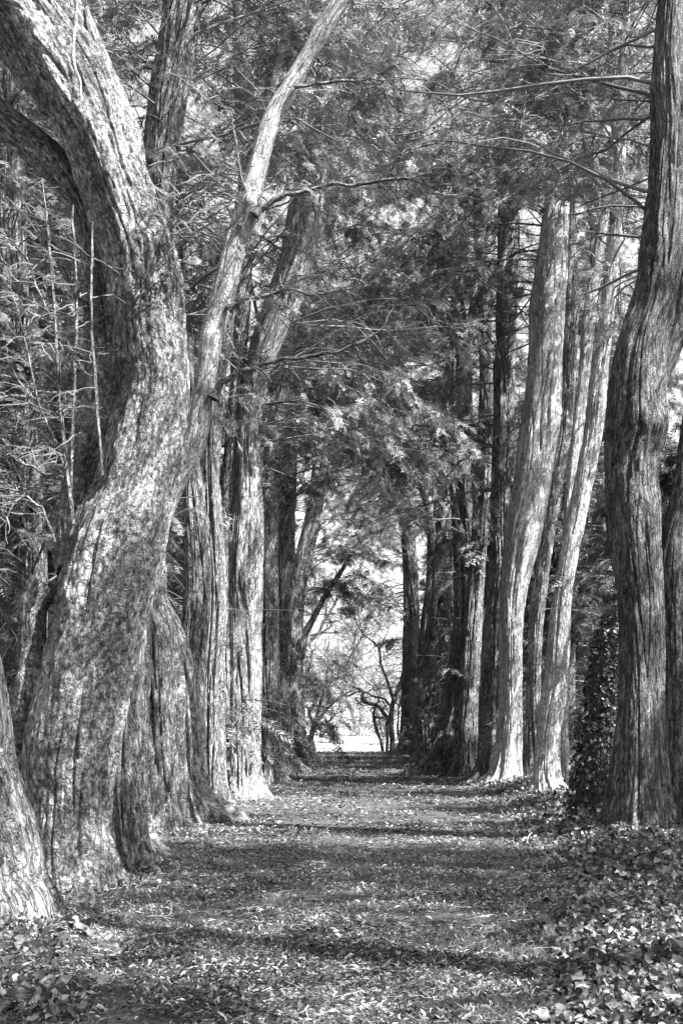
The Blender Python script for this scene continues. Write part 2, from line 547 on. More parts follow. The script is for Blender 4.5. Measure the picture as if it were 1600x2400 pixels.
def crown(parent, paths, zlo, nb, Lr=(1.8, 4.2), lod=1, size=.20, leafm='leaf', bias=None, ms=13, nt=16, droop=.35, extra=None):
    so = Soup()
    nb = int(nb * NB)
    st = []
    for C in paths:
        P = spline(C, .25)
        st.append(P[P[:, 2] > zlo])
    P = np.vstack(st)
    if len(P):
        # weight the sampling towards the upper part
        i = rng.integers(0, len(P), nb)
        S0 = P[i, :3]
        az = rng.uniform(0, 2 * math.pi, nb)
        if bias is not None:
            az = np.where(rng.uniform(0, 1, nb) < .45, bias + rng.normal(0, .7, nb), az)
        foliage(so, S0, az, rng.uniform(-.15, .75, nb), rng.uniform(*Lr, nb), lod, nt, ms, droop, size)
    if extra:
        for e in extra:
            foliage(so, *e[0], **e[1])
    so.build('crown', [M['twig'], M[leafm]], parent)


def rough(pts, amp=4.):
    C = [list(p) + [0] * (4 - len(p)) for p in pts]; out = []
    for a, b in zip(C[:-1], C[1:]):
        out.append(a)
        for t in (.33, .66):
            out.append([a[i] + (b[i] - a[i]) * t for i in range(4)])
            out[-1][0] += rng.normal(0, amp * .5); out[-1][1] += rng.normal(0, amp)
            out[-1][2] *= rng.uniform(.85, 1.2)
    out.append(C[-1])
    return out


def twiggy(root, Cs, per=14, L=(.25, .9), leafy=.35, mat_='twig'):
    so = Soup()
    for C in Cs:
        P = spline(C, .1)[:, :3]
        P = P[len(P) // 6:]
        i = rng.integers(0, len(P) - 1, per)
        d = norm(P[np.minimum(i + 1, len(P) - 1)] - P[i])
        az = np.arctan2(d[:, 1], d[:, 0]) + rng.choice([-1, 1], per) * rng.uniform(.4, 1.2, per)
        foliage(so, P[i], az, rng.uniform(-.3, .7, per), rng.uniform(*L, per), 0, 5, 5, .2, .13, leafy, r0=np.full(per, .0045), free=True)
    so.build('twigs', [M[mat_], M['leaf']], root)


def low_shoots(pts, L, az, n=1, spread=.5, el=(.0, .5)):
    """explicit small leafy branches: pts = [(px,py,d)]"""
    S0 = np.repeat(np.array([W(*p) for p in pts]), n, 0)
    k = len(S0)
    return (S0, az + rng.normal(0, spread, k), rng.uniform(*el, k), L * rng.uniform(.6, 1.2, k))


def base_of(pts, d):
    x, y, z = W(pts[0][0], pts[0][1], d)
    return (float(x), float(y), float(ground_z(x, y)))


def tree(name, d, stems, label, cat, bark_m, crown_kw=None, group=None, kw=None):
    """stems: list of dict(pts, m, top, kw, name)"""
    root = thing(name, base_of(stems[0]['pts'], d), label, cat, group)
    paths = []
    for i, s in enumerate(stems):
        C = stem_path(s['pts'], d, s.get('top'), root=s.get('root', i == 0))
        k = dict(kw or {}); k.update(s.get('kw', {})); k.setdefault('seed', rng.uniform(0, 30))
        stem(s.get('name', 'trunk' if i == 0 else 'limb'), C, M[s.get('m', bark_m)], root, **k)
        if s.get('crown', True):
            paths.append(C)
    if crown_kw is not None:
        crown(root, paths, **crown_kw)
    return root, paths


# ================================================================== SETTING: ground, path
def sheet(name, xs, ys, off, material, hf=ground_z):
    X, Y = np.meshgrid(xs, ys)
    Z = hf(X, Y) + off
    V = np.stack([X, Y, Z], -1).reshape(-1, 3)
    idx = np.arange(X.size).reshape(X.shape)
    Q = np.stack([idx[:-1, :-1], idx[:-1, 1:], idx[1:, 1:], idx[1:, :-1]], -1).reshape(-1, 4)
    return link(name, make_mesh(name, V, Q, [material], smooth=True))


def ground_mat(name, dark, light, sc=38):
    m, t, b, N, L = mat(name)
    tc = N('TexCoord')
    n1 = N('TexNoise'); n1.inputs['Scale'].default_value = sc; n1.inputs['Detail'].default_value = 8; n1.inputs['Roughness'].default_value = .75
    L(tc.outputs['Object'], n1.inputs[0])
    n2 = N('TexNoise'); n2.inputs['Scale'].default_value = 1.3; n2.inputs['Detail'].default_value = 4; L(tc.outputs['Object'], n2.inputs[0])
    r1 = N('ValToRGB'); ramp(r1, [(.40, dark), (.62, light)]); L(n1.outputs[0], r1.inputs[0])
    r2 = N('ValToRGB'); ramp(r2, [(.35, .6), (.65, 1.0)]); L(n2.outputs[0], r2.inputs[0])
    mx = N('Mix'); mx.data_type = 'RGBA'; mx.blend_type = 'MULTIPLY'; mx.inputs[0].default_value = 1
    L(r1.outputs[0], mx.inputs[6]); L(r2.outputs[0], mx.inputs[7])
    L(mx.outputs[2], b.inputs['Base Color']); b.inputs['Roughness'].default_value = .95
    bp = N('Bump'); bp.inputs['Strength'].default_value = .8; bp.inputs['Distance'].default_value = .02
    L(n1.outputs[0], bp.inputs['Height']); L(bp.outputs[0], b.inputs['Normal'])
    return m


M['soil'] = ground_mat('woodland_soil', .04, .16)
M['path'] = ground_mat('path_earth', .015, .08)
M['meadow'] = ground_mat('dry_meadow', .2, .5, 3)
xs = np.unique(np.concatenate([np.linspace(-400, -12, 30), np.linspace(-12, 12, 121), np.linspace(12, 400, 30)]))
ys = np.unique(np.concatenate([np.linspace(-60, 0, 20), np.linspace(0, 61.5, 220)]))
tag(sheet('ground', xs, ys, 0, M['soil']), 'dark woodland floor under the trees', kind='structure')
ys2 = np.unique(np.concatenate([np.linspace(61.5, 130, 80), np.linspace(130, 600, 20)]))
tag(sheet('meadow', xs, ys2, 0, M['meadow']), 'bright sunlit open ground and bank past the end of the avenue', kind='structure')
# the path: its edges follow the tree row and the verge
ys3 = np.linspace(-3, 61.4, 420)
u = np.linspace(0, 1, 40)
e0 = -1.75 + .12 * noise(ys3 * .6, 1.0, 2.0); e1 = verge_edge(ys3) + .12 * noise(ys3 * .8, 5.0, 2.0)
X = e0[:, None] * (1 - u) + e1[:, None] * u; Y = np.repeat(ys3[:, None], 40, 1)
Z = ground_z(X, Y) + .008
idx = np.arange(X.size).reshape(X.shape)
Q = np.stack([idx[:-1, :-1], idx[:-1, 1:], idx[1:, 1:], idx[1:, :-1]], -1).reshape(-1, 4)
tag(link('path', make_mesh('path', np.stack([X, Y, Z], -1).reshape(-1, 3), Q, [M['path']], smooth=True)),
    'straight earth path strewn with dead leaves between the two rows', kind='structure')

# ---- litter: small curled dead leaves and needles on path and verge
def litter(n, y0, y1, smin, smax):
    y = np.exp(rng.uniform(math.log(y0), math.log(y1), n))
    x = rng.uniform(-1, 1, n) * (.30 * y + .3) + 0.0
    x = np.where(y > 14, rng.uniform(-4.5, 5.5, n), x)
    kp = fbm(x * 2.2, y * 1.6, 2.) + rng.normal(0, .35, n) > -.35
    x, y = x[kp], y[kp]; n = len(x)
    L = rng.uniform(smin, smax, n) * (1 + .02 * y); wd = L * rng.uniform(.08, .34, n)
    a = rng.uniform(0, 2 * math.pi, n); tl = rng.normal(0, .28, n)
    X = np.stack([np.cos(a) * np.cos(tl), np.sin(a) * np.cos(tl), np.sin(tl)], -1)
    Yv = np.stack([-np.sin(a), np.cos(a), rng.normal(0, .45, n)], -1); Yv = norm(Yv)
    P = np.stack([x, y, ground_z(x, y) + .012 + np.abs(tl) * L * .5 + rng.uniform(0, .012, n)], -1)
    curl = np.array([0, 0, 1.]) * (L * rng.uniform(-.1, .3, n))[:, None]
    p0 = P - X * (L / 2)[:, None]; p1 = P + X * (L / 2)[:, None]
    V = np.stack([p0, P + Yv * (wd / 2)[:, None] + curl, p1, P - Yv * (wd / 2)[:, None] + curl * .6], 1).reshape(-1, 3)
    q = np.arange(n * 4).reshape(n, 4)
    v = np.clip(rng.beta(.5, 2.2, n) + .15 * noise(x * 2, y * 2, 0.), 0, 1)
    return V, q, v

so = Soup()
V, Q, v = litter(150000, 4.2, 16, .016, .05); so.add(V, Q, 0, v)
V, Q, v = litter(60000, 14, 60, .03, .08); so.add(V, Q, 0, v)
n = 1500
y = np.exp(rng.uniform(math.log(4.2), math.log(40), n)); x = rng.uniform(-1.9, 1, n); x = np.where(x > 0, x * (verge_edge(y) + .8), x)
a = rng.uniform(0, 6.283, n); L = rng.uniform(.06, .32, n); P = np.zeros((n, 5, 3)); cv = rng.normal(0, .5, n)
for i in range(5):
    t = (i / 4 - .5) * L
    aa = a + cv * (i / 4 - .5)
    P[:, i, 0] = x + np.cos(aa) * t; P[:, i, 1] = y + np.sin(aa) * t
P[..., 2] = ground_z(P[..., 0], P[..., 1]) + .016 + rng.uniform(0, .02, P.shape[:2])
V, Q = tubes(P, np.linspace(1, .5, 5)[None] * rng.uniform(.0009, .0024, n)[:, None] * (1 + .03 * y)[:, None], 4)
so.add(V, Q, 0, np.repeat(rng.beta(1.2, 2.6, n), 16))
BASES = [(0, 2172, 7.25, .34), (165, 2095, 9.06, .40), (302, 2050, 10.4, .33), (375, 1962, 14.2, .33), (440, 1928, 16.3, .5), (490, 1896, 19.6, .36), (560, 1888, 21.4, .55), (636, 1846, 27, .4), (655, 1806, 33.5, .6),
         (1505, 1970, 13, .45), (1588, 1970, 13.1, .32), (1285, 1872, 21.4, .34), (1318, 1858, 23.2, .2), (1176, 1856, 26, .5), (1250, 1858, 26.2, .3), (1148, 1850, 27.5, .45), (1060, 1826, 32, .9), (1010, 1798, 41, .8)]
for px, py, d, r in BASES:
    n = int(2600 * min(1, 14 / d)); cx, cy, _ = W(px, py, d)
    a = rng.uniform(0, 6.283, n); q = r * (.85 + np.abs(rng.normal(0, .55, n)))
    x, y = cx + np.cos(a) * q, cy + np.sin(a) * q
    hump = .09 * np.exp(-((q / r - 1) / .45) ** 2)
    z = ground_z(x, y) + hump * rng.uniform(0, 1, n) + .01
    L = rng.uniform(.02, .06, n) * (1 + .02 * d); al = rng.uniform(0, 6.283, n); tl = rng.normal(0, .5, n); wd = L * rng.uniform(.1, .4, n)
    X = np.stack([np.cos(al) * np.cos(tl), np.sin(al) * np.cos(tl), np.sin(tl)], -1) * (L / 2)[:, None]
    Yv = norm(np.stack([-np.sin(al), np.cos(al), rng.normal(0, .6, n)], -1)) * (wd / 2)[:, None]
    P = np.stack([x, y, z], -1)
    so.add(np.stack([P - X, P + Yv, P + X, P - Yv], 1).reshape(-1, 3), np.arange(n * 4).reshape(n, 4), 0, rng.beta(.9, 1.8, n))
tag(so.build('leaf_litter', [M['litter']], None), 'dead leaves and needles scattered over the path', kind='stuff')

# ---- short grass blades in the foreground of the path
n = 42000
y = np.exp(rng.uniform(math.log(4.3), math.log(15), n)); x = rng.uniform(-1, 1, n) * (.3 * y)
kp = (noise(x * 1.6, y * .9, 7.) + .5 * noise(x * 6, y * 6, 3.) > -.12) & (x > -1.7) & (x < verge_edge(y) + .4)
x, y = x[kp], y[kp]; n = len(x)
hh = rng.uniform(.012, .04, n); wd = rng.uniform(.0015, .003, n) * (1 + y * .08); a = rng.uniform(0, 6.283, n)
ln = rng.normal(0, .5, (n, 2))
b0 = np.stack([x, y, ground_z(x, y) + .006], -1)
sd = np.stack([np.cos(a), np.sin(a), 0 * a], -1) * wd[:, None]
md = b0 + np.stack([ln[:, 0] * hh * .3, ln[:, 1] * hh * .3, hh * .6], -1); tp = b0 + np.stack([ln[:, 0] * hh, ln[:, 1] * hh, hh], -1)
V = np.stack([b0 - sd, b0 + sd, md + sd * .7, tp], 1).reshape(-1, 3)
so = Soup(); so.add(V, np.arange(n * 4).reshape(n, 4), 0, rng.uniform(0, 1, n))
tag(so.build('grass', [M['grass']], None), 'sparse short grass among the dead leaves of the path', kind='stuff')

# ---- ivy
def ivy_leaf():
    o = [(0, 0), (.05, -.34), (.30, -.50), (.45, -.36), (.66, -.34), (1.0, .03), (.68, .30), (.45, .38), (.26, .52), (.03, .30)]
    V = [(0.42, 0, -.10)] + [(x, y, .34 * abs(y) - .30 * x * x + (.05 if i % 3 == 0 else -.03)) for i, (x, y) in enumerate(o)]
    Q = [(0, 1 + i, 1 + i + 1, 1 + (i + 2) % 10) for i in range(0, 10, 2)]
    V = [(x - .0, y, z) for x, y, z in V]
    return np.array(V), np.array(Q)

IVY = ivy_leaf()

def ivy_patch(so, x, y, z, s, up=(0, 0, 1.), tilt=.5, vlo=0., vhi=1., m=0):
    n = len(x)
    P = np.stack([x, y, z], -1)
    D = rng.normal(0, 1, (n, 3)); U = norm(np.broadcast_to(np.asarray(up, float), (n, 3)) + rng.normal(0, tilt, (n, 3)))
    D = norm(D - U * np.sum(D * U, -1, keepdims=True) + np.array([0, 0, -.15]))
    V, Q = scatter(IVY, P, D, U, s)
    v = np.repeat(np.clip(rng.beta(1.3, 2.0, n) * (vhi - vlo) + vlo, 0, 1), len(IVY[1]))
    so.add(V, Q, m, np.clip(v + rng.normal(0, .07, len(v)), 0, 1))

so = Soup()
# right verge
n = 34000
y = np.exp(rng.uniform(math.log(4.3), math.log(40), n)); x = rng.uniform(0, 1, n) ** 1.3 * np.minimum(.32 * y, 5.5)
x = verge_edge(y) - .15 + x * 1.0
kp = (noise(x * 1.4, y * 1.0, 1.) * .5 + (x - verge_edge(y)) * 1.6 > -.05 + .0 * x)
kp &= (rng.uniform(0, 1, n) < .25 + sstep(-.1, .7, x - verge_edge(y) + .25 * noise(x * 3, y * 3, 2.)))
x, y = x[kp], y[kp]
dn = sstep(0, .9, x - verge_edge(y)); hgt = rng.uniform(.005, .13, len(x)) * (.15 + .85 * dn) * np.where(y < 8, 1.1, 1.3)
ivy_patch(so, x, y, ground_z(x, y) + hgt, rng.uniform(.02, .055, len(x)) * np.where(y < 8, 1., 1.4), tilt=.75)
# foreground right clump: larger leaves
n = 1900
x = rng.uniform(.75, 1.9, n); y = rng.uniform(4.3, 7.6, n); kp = x > .62 + .24 * (y - 4.3) + .2 * noise(x * 2, y * 2, 0.)
x, y = x[kp], y[kp]
ivy_patch(so, x, y, ground_z(x, y) + rng.uniform(.01, .10, len(x)) * sstep(-.1, .6, x - .55), rng.uniform(.022, .062, len(x)), tilt=.85, vlo=0.)
tag(so.build('ivy_ground_cover', [M['ivy']], None), 'ivy carpet spreading over the verge right of the path', kind='stuff')
so = Soup()
n = 650
x = rng.uniform(-2.3, -.95, n); y = rng.uniform(4.3, 6.9, n)
kp = x < -1.12 - .13 * (y - 4.3) + .25 * noise(x * 2.2, y * 2.2, 4.)
x, y = x[kp], y[kp]
ivy_patch(so, x, y, ground_z(x, y) + rng.uniform(.02, .13, len(x)), rng.uniform(.03, .075, len(x)), tilt=.6, vlo=.05)
tag(so.build('ivy_ground_cover', [M['ivy']], None), 'low ivy growing in front of the nearest trunk at the left corner', kind='stuff')

# ================================================================== LEFT ROW
Lb, Rb = 0.0, math.pi                                       # branch bias: towards the path
g = dict(nseg=150, step=.035)
# nearest trunk, half out of the frame
tree('yew_tree', 7.25, [dict(pts=[(0, 2172, 265), (-25, 2080, 255), (-42, 1980, 258), (-62, 1880, 240), (-85, 1780, 232), (-95, 1680, 232), (-112, 1580, 230),
     (-130, 1480, 225), (-150, 1200, 220), (-190, 800, 210), (-240, 400, 190), (-300, 0, 160)], top=12,
     kw=dict(flare=.1, lobes=.10, crease=.12))],
     'smooth bare trunk cut off by the left edge, nearest of all, ivy at its foot', 'tree', 'grey',
     dict(zlo=5.5, nb=16, Lr=(2, 4.0), lod=1, size=.17, bias=.2), kw=g)

# the big leaning tree
B1 = [(W(82, 1395, 8.75), .21, .13), (W(150, 1330, 8.6), .16, .06), (W(372, 560, 8.8), .13, .05), (W(322, 508, 8.75), .10, -.05),
      (W(395, 660, 8.85), .08, .045), (W(300, 1180, 8.6), .2, .04)]
root, paths = tree('yew_tree', 9.06, [
    dict(pts=[(172, 2100, 250), (160, 2000, 215), (160, 1906, 198), (163, 1804, 216), (177, 1702, 222), (203, 1565, 205), (232, 1463, 200), (250, 1361, 212),
              (275, 1259, 212), (313, 1157, 185), (345, 1004, 168), (362, 902, 158), (350, 800, 168), (340, 700, 172), (328, 612, 165), (293, 510, 158),
              (258, 408, 158), (222, 306, 165), (170, 204, 180), (105, 102, 185), (20, 0, 185), (-90, -110, 180), (-200, -260, 150)], top=11,
         kw=dict(nseg=300, step=.018, flare=.10, lobes=.09, kl=1.5, crease=.075, fine=.022, bumps=B1, seed=4.2)),
    dict(pts=[(190, 1340, 110, .1), (186, 1240, 120, .25), (196, 1157, 112, .35), (228, 1004, 112, .4), (250, 902, 104, .45), (252, 800, 104, .5), (240, 700, 90, .5), (226, 600, 74, .5),
              (205, 500, 76, .5), (160, 420, 78, .45), (90, 350, 78, .4), (0, 280, 78, .3), (-110, 200, 70, .2)], top=9, kw=dict(nseg=140, step=.025, seed=2.1, lobes=.08)),
    dict(pts=[(110, 1370, 80, 0), (80, 1420, 64, .0), (78, 1500, 60, 0), (72, 1600, 74, 0), (66, 1700, 100, .1), (75, 1850, 110, .15)], kw=dict(nseg=100, step=.03, seed=7.7), crown=False),
    dict(pts=[(335, 600, 70, .1), (325, 500, 66, .15), (312, 410, 64, .2), (300, 330, 66, .2), (270, 240, 56, .25), (240, 150, 42, .3), (215, 70, 26, .3)], top=6.9, kw=dict(nseg=90, step=.03)),
    dict(pts=[(262, 400, 70, .3), (232, 300, 78, .4), (196, 170, 80, .4), (168, 60, 80, .4), (150, -60, 76, .4)], top=12, m='darkb', kw=dict(nseg=90, step=.03)),
    ], 'massive leaning yew with flaky mottled bark, a burl and a limb sweeping up and left', 'tree', 'flaky',
    dict(zlo=6.0, nb=20, Lr=(1.8, 4.0), lod=1, size=.17, bias=.3), kw=g)
# leafless shoots standing out from its elbow, and the pale hanging branch
scs = []
for k, pts in enumerate([
        [(172, 1230, 12), (152, 1050, 9), (138, 880, 8), (128, 720, 7), (112, 540, 5), (100, 420, 3)],
        [(240, 1115, 8, -.2), (228, 960, 8, -.2), (216, 800, 7, -.2), (215, 640, 6, -.1), (218, 520, 4)],
        [(165, 1180, 8), (176, 900, 8), (180, 740, 7), (176, 600, 6), (172, 480, 4)],
        [(150, 1120, 8), (100, 1110, 7), (60, 1090, 6), (20, 1060, 5), (-30, 1040, 4)],
        [(155, 1100, 7), (90, 940, 5), (50, 760, 5), (15, 640, 4), (-10, 560, 3)],
        [(130, 1270, 8), (100, 1190, 6), (60, 1160, 6), (0, 1145, 6), (-40, 1140, 4)],
        [(135, 780, 5), (95, 690, 5), (60, 600, 5), (20, 560, 4), (-20, 540, 3)],
        [(400, 590, 6, -.2), (406, 530, 5, -.2), (432, 480, 4, -.2), (470, 440, 3, -.2)],
        [(404, 560, 4, -.2), (407, 490, 3, -.2), (410, 440, 2, -.2)]]):
    C = stem_path(rough(pts, 2.5), 8.75)
    stem('shoot', C, M['grey'], root, nseg=8, step=.04, lobes=0, crease=0, fine=.003); scs.append(C)
twiggy(root, scs, 12, (.2, .6), .12)
stem('hanging_branch', stem_path([(182, -60, 9), (181, 0, 9), (174, 90, 8), (172, 130, 8), (178, 165, 8), (188, 190, 7), (188, 224, 6), (181, 226, 4)], 8.2),
     M['pale'], root, nseg=10, step=.03, lobes=.05, crease=0, fine=.004)

# second: slim pale limb leaning over the path, dark buttressed foot behind the big trunk
K = dict(nseg=150, step=.035, flare=.4, lobes=.19, crease=.30, kc=2.6)
root2, p2 = tree('yew_tree', 10.4, [
    dict(pts=[(302, 2045, 165), (292, 1960, 125), (286, 1850, 128), (286, 1700, 128), (292, 1550, 120), (306, 1420, 100), (318, 1310, 80), (330, 1220, 60), (340, 1140, 40)], kw=dict(flare=.5, crease=.22, lobes=.18, seed=3.3), crown=False, m='darkb'),
    dict(pts=[(300, 1500, 90), (325, 1360, 74), (370, 1225, 56), (412, 1125, 50), (440, 1078, 48), (465, 1004, 50), (481, 902, 47), (494, 800, 53), (507, 750, 55), (529, 663, 52), (553, 561, 48), (578, 490, 50), (601, 408, 42), (627, 306, 42), (648, 255, 42),
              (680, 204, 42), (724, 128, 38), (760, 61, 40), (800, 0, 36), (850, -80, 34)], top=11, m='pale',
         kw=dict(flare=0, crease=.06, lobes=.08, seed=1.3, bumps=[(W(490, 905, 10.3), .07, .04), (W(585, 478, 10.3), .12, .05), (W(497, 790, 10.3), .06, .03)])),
    ], 'slim pale yew leaning out from behind the big trunk towards the path', 'tree', 'fibre',
    dict(zlo=4.6, nb=22, Lr=(1.2, 2.8), lod=0, size=.14, bias=.2, ms=10, nt=16), kw=K)
bcs = []
for pts in ([(500, 935, 22), (520, 895, 15), (560, 868, 12), (640, 848, 10), (720, 836, 9), (790, 826, 8), (850, 800, 7), (900, 765, 5), (935, 700, 3)],
            [(596, 505, 16), (640, 470, 13), (690, 455, 11), (760, 436, 9), (840, 432, 8), (930, 420, 6), (1010, 405, 4)],
            [(535, 725, 14), (570, 700, 10), (640, 688, 8), (720, 690, 6), (800, 680, 4)],
            [(560, 530, 10), (585, 470, 8), (560, 380, 7), (545, 300, 5), (540, 240, 3)],
            [(690, 200, 10), (760, 195, 8), (830, 190, 7), (900, 170, 5)]):
    C = stem_path(rough(pts), 10.3); C[0, 3] *= 1.6
    stem('branch', C, M['grey'], root2, nseg=14, step=.03, lobes=.08, crease=.05, fine=.006); bcs.append(C)
twiggy(root2, bcs, 16)

# third: dark fluted buttress
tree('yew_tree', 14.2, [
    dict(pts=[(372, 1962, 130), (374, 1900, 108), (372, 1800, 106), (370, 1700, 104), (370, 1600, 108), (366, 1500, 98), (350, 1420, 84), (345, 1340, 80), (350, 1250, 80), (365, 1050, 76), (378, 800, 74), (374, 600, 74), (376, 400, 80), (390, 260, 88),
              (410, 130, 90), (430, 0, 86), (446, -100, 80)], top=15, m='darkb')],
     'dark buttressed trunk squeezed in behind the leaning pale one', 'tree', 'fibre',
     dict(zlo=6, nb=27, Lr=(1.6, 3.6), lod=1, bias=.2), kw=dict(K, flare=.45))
tree('yew_tree', 16.3, [
    dict(pts=[(440, 1928, 165), (432, 1870, 125), (425, 1780, 105), (420, 1680, 100), (412, 1580, 98), (398, 1500, 86), (372, 1432, 66), (345, 1370, 60), (330, 1300, 55)],
         kw=dict(flare=.5, crease=.22)),
    dict(pts=[(455, 1900, 90, .1), (450, 1750, 76, .1), (450, 1600, 74, .1), (454, 1500, 74, .1), (464, 1400, 68, .1), (460, 1250, 60, .1), (448, 1100, 48, .1), (438, 950, 46, .1), (434, 800, 44, .1), (425, 680, 42, .1), (417, 560, 38), (410, 400, 30)],
         top=13, root=True, kw=dict(flare=.3))],
     'forked fluted trunk with a smooth arched ridge between its two stems', 'tree', 'fibre',
     dict(zlo=6, nb=27, Lr=(1.5, 3.6), bias=.2), kw=K)
tree('yew_tree', 19.6, [
    dict(pts=[(490, 1896, 96), (489, 1830, 78), (490, 1700, 74), (490, 1600, 72), (495, 1500, 70), (500, 1400, 68), (496, 1280, 64), (490, 1100, 48), (505, 900, 42), (545, 600, 40), (600, 350, 38), (650, 150, 34), (690, 0, 30), (710, -90, 26)], top=16)],
     'straight light grey ribbed trunk, narrow, beside the forked fluted one', 'tree', 'grey',
     dict(zlo=6, nb=40, Lr=(1.8, 4.2), bias=.2), kw=K)
root5, p5 = tree('yew_tree', 21.4, [
    dict(pts=[(570, 1886, 120), (567, 1820, 100), (566, 1700, 96), (566, 1600, 98), (568, 1400, 92), (574, 1250, 82), (580, 1120, 62), (583, 1000, 50), (598, 900, 58), (620, 810, 74), (660, 714, 90), (692, 612, 84), (712, 510, 86), (722, 459, 80),
              (750, 350, 66), (775, 200, 56), (800, 50, 46), (820, -60, 40)], top=17, m='pale5', kw=dict(flare=.4, crease=.2, kc=3.0)),
    dict(pts=[(535, 1888, 90, -.15), (530, 1800, 54, -.15), (528, 1650, 50, -.15), (528, 1500, 50, -.1), (530, 1350, 50, 0), (535, 1200, 44, .1), (545, 1050, 36, .1), (556, 900, 34, .1), (570, 700, 34, .1), (575, 450, 36, .1), (565, 200, 38), (560, 0, 36), (556, -90, 30)],
         top=16, root=True, kw=dict(flare=.3, crease=.2))],
     'tall ribbed pale yew whose split upper trunk leans right over the path', 'tree', 'grey',
     dict(zlo=6, nb=30, Lr=(1.8, 4.4), bias=.2, extra=[
         (low_shoots([(600, 950, 21.4), (640, 860, 21.4), (605, 1000, 21.4), (660, 760, 21.4)], 3.6, 0.0, 3, .35, (-.1, .3)), dict(lod=1, nt=22, ms=16, size=.2, droop=.6, vmul=1.6)),  # lighter leaf colour paints sun on the foliage over the path
         (low_shoots([(620, 1270, 21), (625, 1320, 21)], 1.3, 0.1, 4, .5, (-.2, .5)), dict(lod=1, nt=10, ms=2, size=.2))]), kw=K)
tree('yew_tree', 27, [
    dict(pts=[(636, 1846, 80), (632, 1780, 60), (630, 1650, 52), (628, 1450, 50), (628, 1250, 46), (640, 1050, 42), (662, 880, 38), (690, 700, 34), (700, 450, 30)], top=17)],
     'dim ribbed trunk half hidden behind the tall ribbed pale yew', 'tree', 'fibre',
     dict(zlo=7, nb=30, Lr=(2, 4.6), size=.24, bias=.3), kw=dict(K, nseg=100, step=.06))
tree('yew_tree', 33.5, [
    dict(pts=[(655, 1806, 96), (652, 1740, 70), (650, 1600, 62), (655, 1450, 58), (660, 1300, 52), (668, 1150, 50), (680, 950, 46), (700, 750, 42), (730, 500, 36), (750, 300, 30)], top=17),
    dict(pts=[(632, 1800, 40, .3), (630, 1600, 30, .3), (628, 1400, 30, .3), (640, 1200, 26, .3), (650, 1000, 22, .3)], top=15, root=True)],
     'dark trunk with small leafy shoots low down, past the tall ribbed pale yew', 'tree', 'darkb',
     dict(zlo=7.5, nb=36, Lr=(2.5, 5.5), size=.29, bias=.3, extra=[
         (low_shoots([(640, 1700, 33), (660, 1660, 33), (650, 1620, 33), (670, 1720, 33)], 1.5, -.8, 2, .6), dict(nt=9, ms=6, size=.3))]),
     kw=dict(K, nseg=90, step=.08))
tree('yew_tree', 49, [
    dict(pts=[(697, 1770, 70), (692, 1720, 58), (688, 1600, 54), (690, 1500, 48), (695, 1400, 48), (714, 1300, 44), (735, 1200, 38), (748, 1100, 34), (755, 900, 28)], top=19),
    dict(pts=[(700, 1540, 20), (712, 1490, 17), (734, 1450, 15), (759, 1402, 13), (779, 1370, 12), (804, 1332, 11), (823, 1300, 10), (865, 1240, 8), (905, 1190, 6)], top=10.5)],
     'last dark trunk at the left side of the bright opening, one thin limb crossing it', 'tree', 'darkb',
     dict(zlo=6.8, nb=40, Lr=(2, 4.8), size=.3, bias=.1, extra=[
         (low_shoots([(692, 1520, 49), (695, 1440, 49), (700, 1380, 49), (712, 1310, 49), (730, 1240, 49)], 3.0, .1, 2, .4, (-.2, .35)), dict(nt=20, ms=15, size=.26, droop=.5))]), kw=dict(K, nseg=80, step=.1))
# trunk further left, seen behind the leaning yew
tree('yew_tree', 14, [
    dict(pts=[(82, 1965, 90), (80, 1850, 72), (76, 1600, 66), (76, 1300, 64), (62, 1100, 62), (48, 900, 58), (32, 600, 56), (22, 300, 56), (20, 0, 52)], top=12)],
     'shaggy upright trunk at the far left behind the leaning yew and its shoots', 'tree', 'grey',
     dict(zlo=2.6, nb=56, Lr=(1.2, 3.0), lod=0, size=.14, ms=11, nt=16, bias=-1.2), kw=K)

# ================================================================== RIGHT ROW
B2 = [(W(1530, 990, 12.7), .16, .05), (W(1592, 1385, 12.6), .09, .08), (W(1440, 1080, 12.7), .25, .03)]
tree('yew_tree', 13.0, [
    dict(pts=[(1500, 1975, 178), (1497, 1906, 152), (1500, 1804, 130), (1503, 1702, 110), (1506, 1600, 100), (1503, 1412, 102), (1492, 1310, 112), (1485, 1208, 120), (1480, 1106, 118), (1490, 1004, 134), (1494, 902, 124),
              (1506, 800, 108), (1532, 714, 98), (1550, 612, 100), (1560, 510, 96), (1566, 408, 88), (1568, 300, 86), (1565, 204, 86), (1566, 102, 76), (1572, 0, 70), (1580, -120, 64)], top=12, m='shade',
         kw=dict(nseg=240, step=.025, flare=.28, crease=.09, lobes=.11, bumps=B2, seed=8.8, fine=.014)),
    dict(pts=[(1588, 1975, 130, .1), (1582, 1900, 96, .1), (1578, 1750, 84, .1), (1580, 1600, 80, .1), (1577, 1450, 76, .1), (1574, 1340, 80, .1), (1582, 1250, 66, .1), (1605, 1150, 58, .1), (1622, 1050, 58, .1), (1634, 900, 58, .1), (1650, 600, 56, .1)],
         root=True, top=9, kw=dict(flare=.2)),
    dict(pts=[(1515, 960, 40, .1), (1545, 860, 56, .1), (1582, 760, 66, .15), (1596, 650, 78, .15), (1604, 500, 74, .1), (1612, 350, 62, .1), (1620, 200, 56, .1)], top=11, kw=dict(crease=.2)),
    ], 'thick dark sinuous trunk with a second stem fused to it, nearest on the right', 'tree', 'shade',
    dict(zlo=6.2, nb=30, Lr=(1.8, 4.2), lod=1, size=.17, bias=math.pi), kw=dict(g, lobes=.13, crease=.14, kc=2.4))

